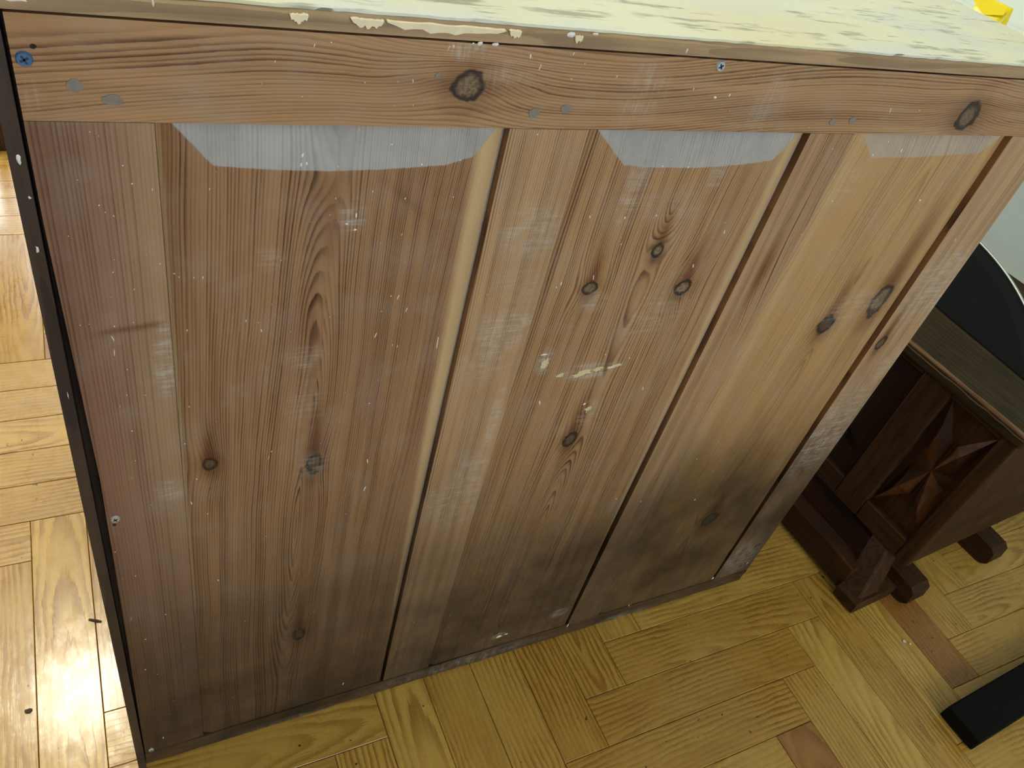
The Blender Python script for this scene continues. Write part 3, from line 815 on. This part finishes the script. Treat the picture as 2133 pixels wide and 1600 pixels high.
# ------------------------------------------------------------------ black cushion with pale piping on the carved chest
cu = tag(empty('wedge_cushion', (1.26, .324, .4246)), 'black wedge cushion with a curved back edge and thin pale piping, on the carved chest', 'cushion')
ph = math.radians(25); cph, sph = math.cos(ph), math.sin(ph); CR, CU = .503, -.349
amax = math.acos(-CU / CR); K = 56
edge_pts = []; inner_pts = []
for i in range(K + 1):
    a = -amax + 2 * amax * i / K
    y, u = CR * math.sin(a), CU + CR * math.cos(a)
    edge_pts.append((u * cph, y, u * sph + .006)); inner_pts.append((max(u - .020, -.004) * cph, y * .965, max(u - .020, 0) * sph + .002))
vs = []; fs = []; J = 6
for (ex, ey, ez), (ix, iy, iz) in zip(edge_pts, inner_pts):
    vs += [(ex, ey, 0), (ex + .004, ey, ez * .5), (ex, ey, ez), (ex * .6 + ix * .4, ey * .6 + iy * .4, ez * .6 + iz * .4 + .004), (ix, iy, iz + .002), (-.006, ey * .97, .002), (-.006, ey * .97, 0)]
n7 = 7
for i in range(K):
    p, q = i * n7, i * n7 + n7
    for j in range(n7): fs.append((p + j, q + j, q + (j + 1) % n7, p + (j + 1) % n7))
body = mesh_pd('cover', vs, fs, M['black_matt'], cu)
bm = bmesh.new(); bm.from_mesh(body.data); bmesh.ops.recalc_face_normals(bm, faces=bm.faces[:]); bm.to_mesh(body.data); bm.free()
cv = bpy.data.curves.new('piping', 'CURVE'); cv.dimensions = '3D'; cv.bevel_depth = .0022; cv.bevel_resolution = 2
sp = cv.splines.new('POLY'); sp.points.add(K)
for pt, e in zip(sp.points, edge_pts): pt.co = (e[0] + .001, e[1], e[2] + .001, 1)
tmp = bpy.data.objects.new('piping_curve', cv); COL.objects.link(tmp)
pme = bpy.data.meshes.new_from_object(tmp.evaluated_get(bpy.context.evaluated_depsgraph_get()))
bpy.data.objects.remove(tmp); pme.materials.clear()
link('piping', pme, M['rim'], cu)

# ------------------------------------------------------------------ yellow packet on a wall ledge
sh = tag(empty('wall_ledge', (1.849, .55, .70)), 'narrow white ledge on the wall carrying the yellow packet', 'ledge')
box('board', (-.40, -.28, 0), (0, .42, .020), M['white'], sh, .002)
for b in (-.2, .34): prism('bracket', [(-.34, -.001), (0, -.001), (0, -.14), (-.012, -.14)], 1, b, b + .02, M['white'], sh).location = (0, 0, 0)
yp = tag(empty('yellow_packet', (1.503, .530, .7202)), 'small bright yellow packet with a folded top, beyond the chest top', 'packet')
def pouch():
    bm = bmesh.new(); rows = []
    prof = ((0, .014, .033), (.010, .019, .034), (.035, .021, .034), (.060, .016, .034), (.074, .008, .034), (.082, .0022, .034))
    for z, t_, w in prof:
        row = []
        for i in range(16):
            a = 2 * math.pi * i / 16; c, s = math.cos(a), math.sin(a)
            row.append(bm.verts.new((t_ * math.copysign(abs(c) ** .7, c), w * math.copysign(abs(s) ** .35, s), z)))
        rows.append(row)
    for r0, r1 in zip(rows, rows[1:]):
        for i in range(16): bm.faces.new((r0[i], r0[(i + 1) % 16], r1[(i + 1) % 16], r1[i]))
    bm.faces.new(rows[0][::-1]); bm.faces.new(rows[-1])
    return bm
bm_obj('pouch', pouch(), M['yellow'], yp, True)
prism('flap', [(-.034, .082), (.034, .082), (.034, .070), (.0, .058), (-.034, .070)], 0, -.0175, -.0160, M['yellow'], yp)

# ------------------------------------------------------------------ black bar on the floor, lower right
bar = tag(empty('black_sled_base', (1.099, -.300, 0), math.radians(3)), 'black rectangular furniture base bar lying on the parquet, lower right corner', 'furniture base')
box('bar', (0, -.061, .003), (.50, .0, .030), M['black_matt'], bar, .0025, 2)
box('upright', (.44, -.059, .030), (.498, -.002, .40), M['black_matt'], bar, .0025, 2)
for a in (.02, .43): box('glide', (a, -.052, 0), (a + .04, -.010, .0032), M['black'], bar)

# ------------------------------------------------------------------ chair at the far left edge
ch = tag(empty('wooden_chair', (-.335, 1.62, 0)), 'brown wooden chair partly hidden behind the left side of the pine chest', 'chair')
for (a, b) in ((.195, -.12), (-.195, -.12), (.175, .25), (-.175, .25)):
    hexa('leg', [(a - .016, b - .016, 0), (a + .016, b - .016, 0), (a + .016, b + .016, 0), (a - .016, b + .016, 0)],
         [(a * .93 - .02, b * .9 - .02, .43), (a * .93 + .02, b * .9 - .02, .43), (a * .93 + .02, b * .9 + .02, .43), (a * .93 - .02, b * .9 + .02, .43)], M['chair'], ch, .003)
box('seat', (-.21, -.16, .4302), (.21, .27, .455), M['chair'], ch, .008, 2)
for s in (-1, 1):
    box('rung', (s * .18 - .010, -.102, .14), (s * .18 + .010, .232, .165), M['chair'], ch, .003)
    box('back_post', (s * .16 - .018, .235, .4552), (s * .16 + .018, .268, .90), M['chair'], ch, .004)
for z in (.60, .72, .84): box('back_slat', (-.142, .240, z), (.142, .258, z + .05), M['chair'], ch, .004)

# ------------------------------------------------------------------ ceiling lamp that lights the far side
lp = tag(empty('ceiling_lamp', (-.25, 1.45, 2.5)), 'round opal ceiling lamp above the left part of the floor', 'lamp')
bm = bmesh.new(); bmesh.ops.create_cone(bm, cap_ends=True, segments=32, radius1=.20, radius2=.19, depth=.03, matrix=Matrix.Translation((0, 0, -.015)))
bm_obj('base', bm, M['white'], lp)
bm = bmesh.new(); bmesh.ops.create_cone(bm, cap_ends=True, segments=32, radius1=.16, radius2=.185, depth=.04, matrix=Matrix.Translation((0, 0, -.0505)))
bm_obj('shade', bm, M['lamp_glass'], lp, True)
ll = area_light('ceiling_lamp_light', (-.25, 1.45, 2.425), (-.25, 1.45, 0), .34, .34, 30, (1.0, .91, .72), 'DISK')

# ------------------------------------------------------------------ crumbs on the floor
for i, (x, y, rx, ry, lab) in enumerate(((-.118, .112, .0045, .0032, 'dark round crumb on the bright parquet at lower left'), (-.0395, .215, .010, .0022, 'dark splinter lying across a parquet joint beside the chest'),
        (-.151, .395, .004, .003, 'tiny dark crumb at the left picture edge'), (1.143, -.183, .003, .003, 'white crumb on the parquet in front of the carved chest'), (1.150, -.190, .0025, .002, 'smaller white crumb beside another, before the carved chest'))):
    bm = bmesh.new(); bmesh.ops.create_icosphere(bm, subdivisions=1, radius=1)
    for v in bm.verts: v.co = Vector((v.co.x * rx * random.uniform(.8, 1.2), v.co.y * ry * random.uniform(.8, 1.2), (v.co.z + 1) * .0012))
    o = bm_obj('floor_crumb', bm, M['crumb'] if i < 3 else M['speck']); o.location = (x, y, .0002)
    if i == 1: o.rotation_euler = (0, 0, -.5)
    tag(o, lab, 'crumb')
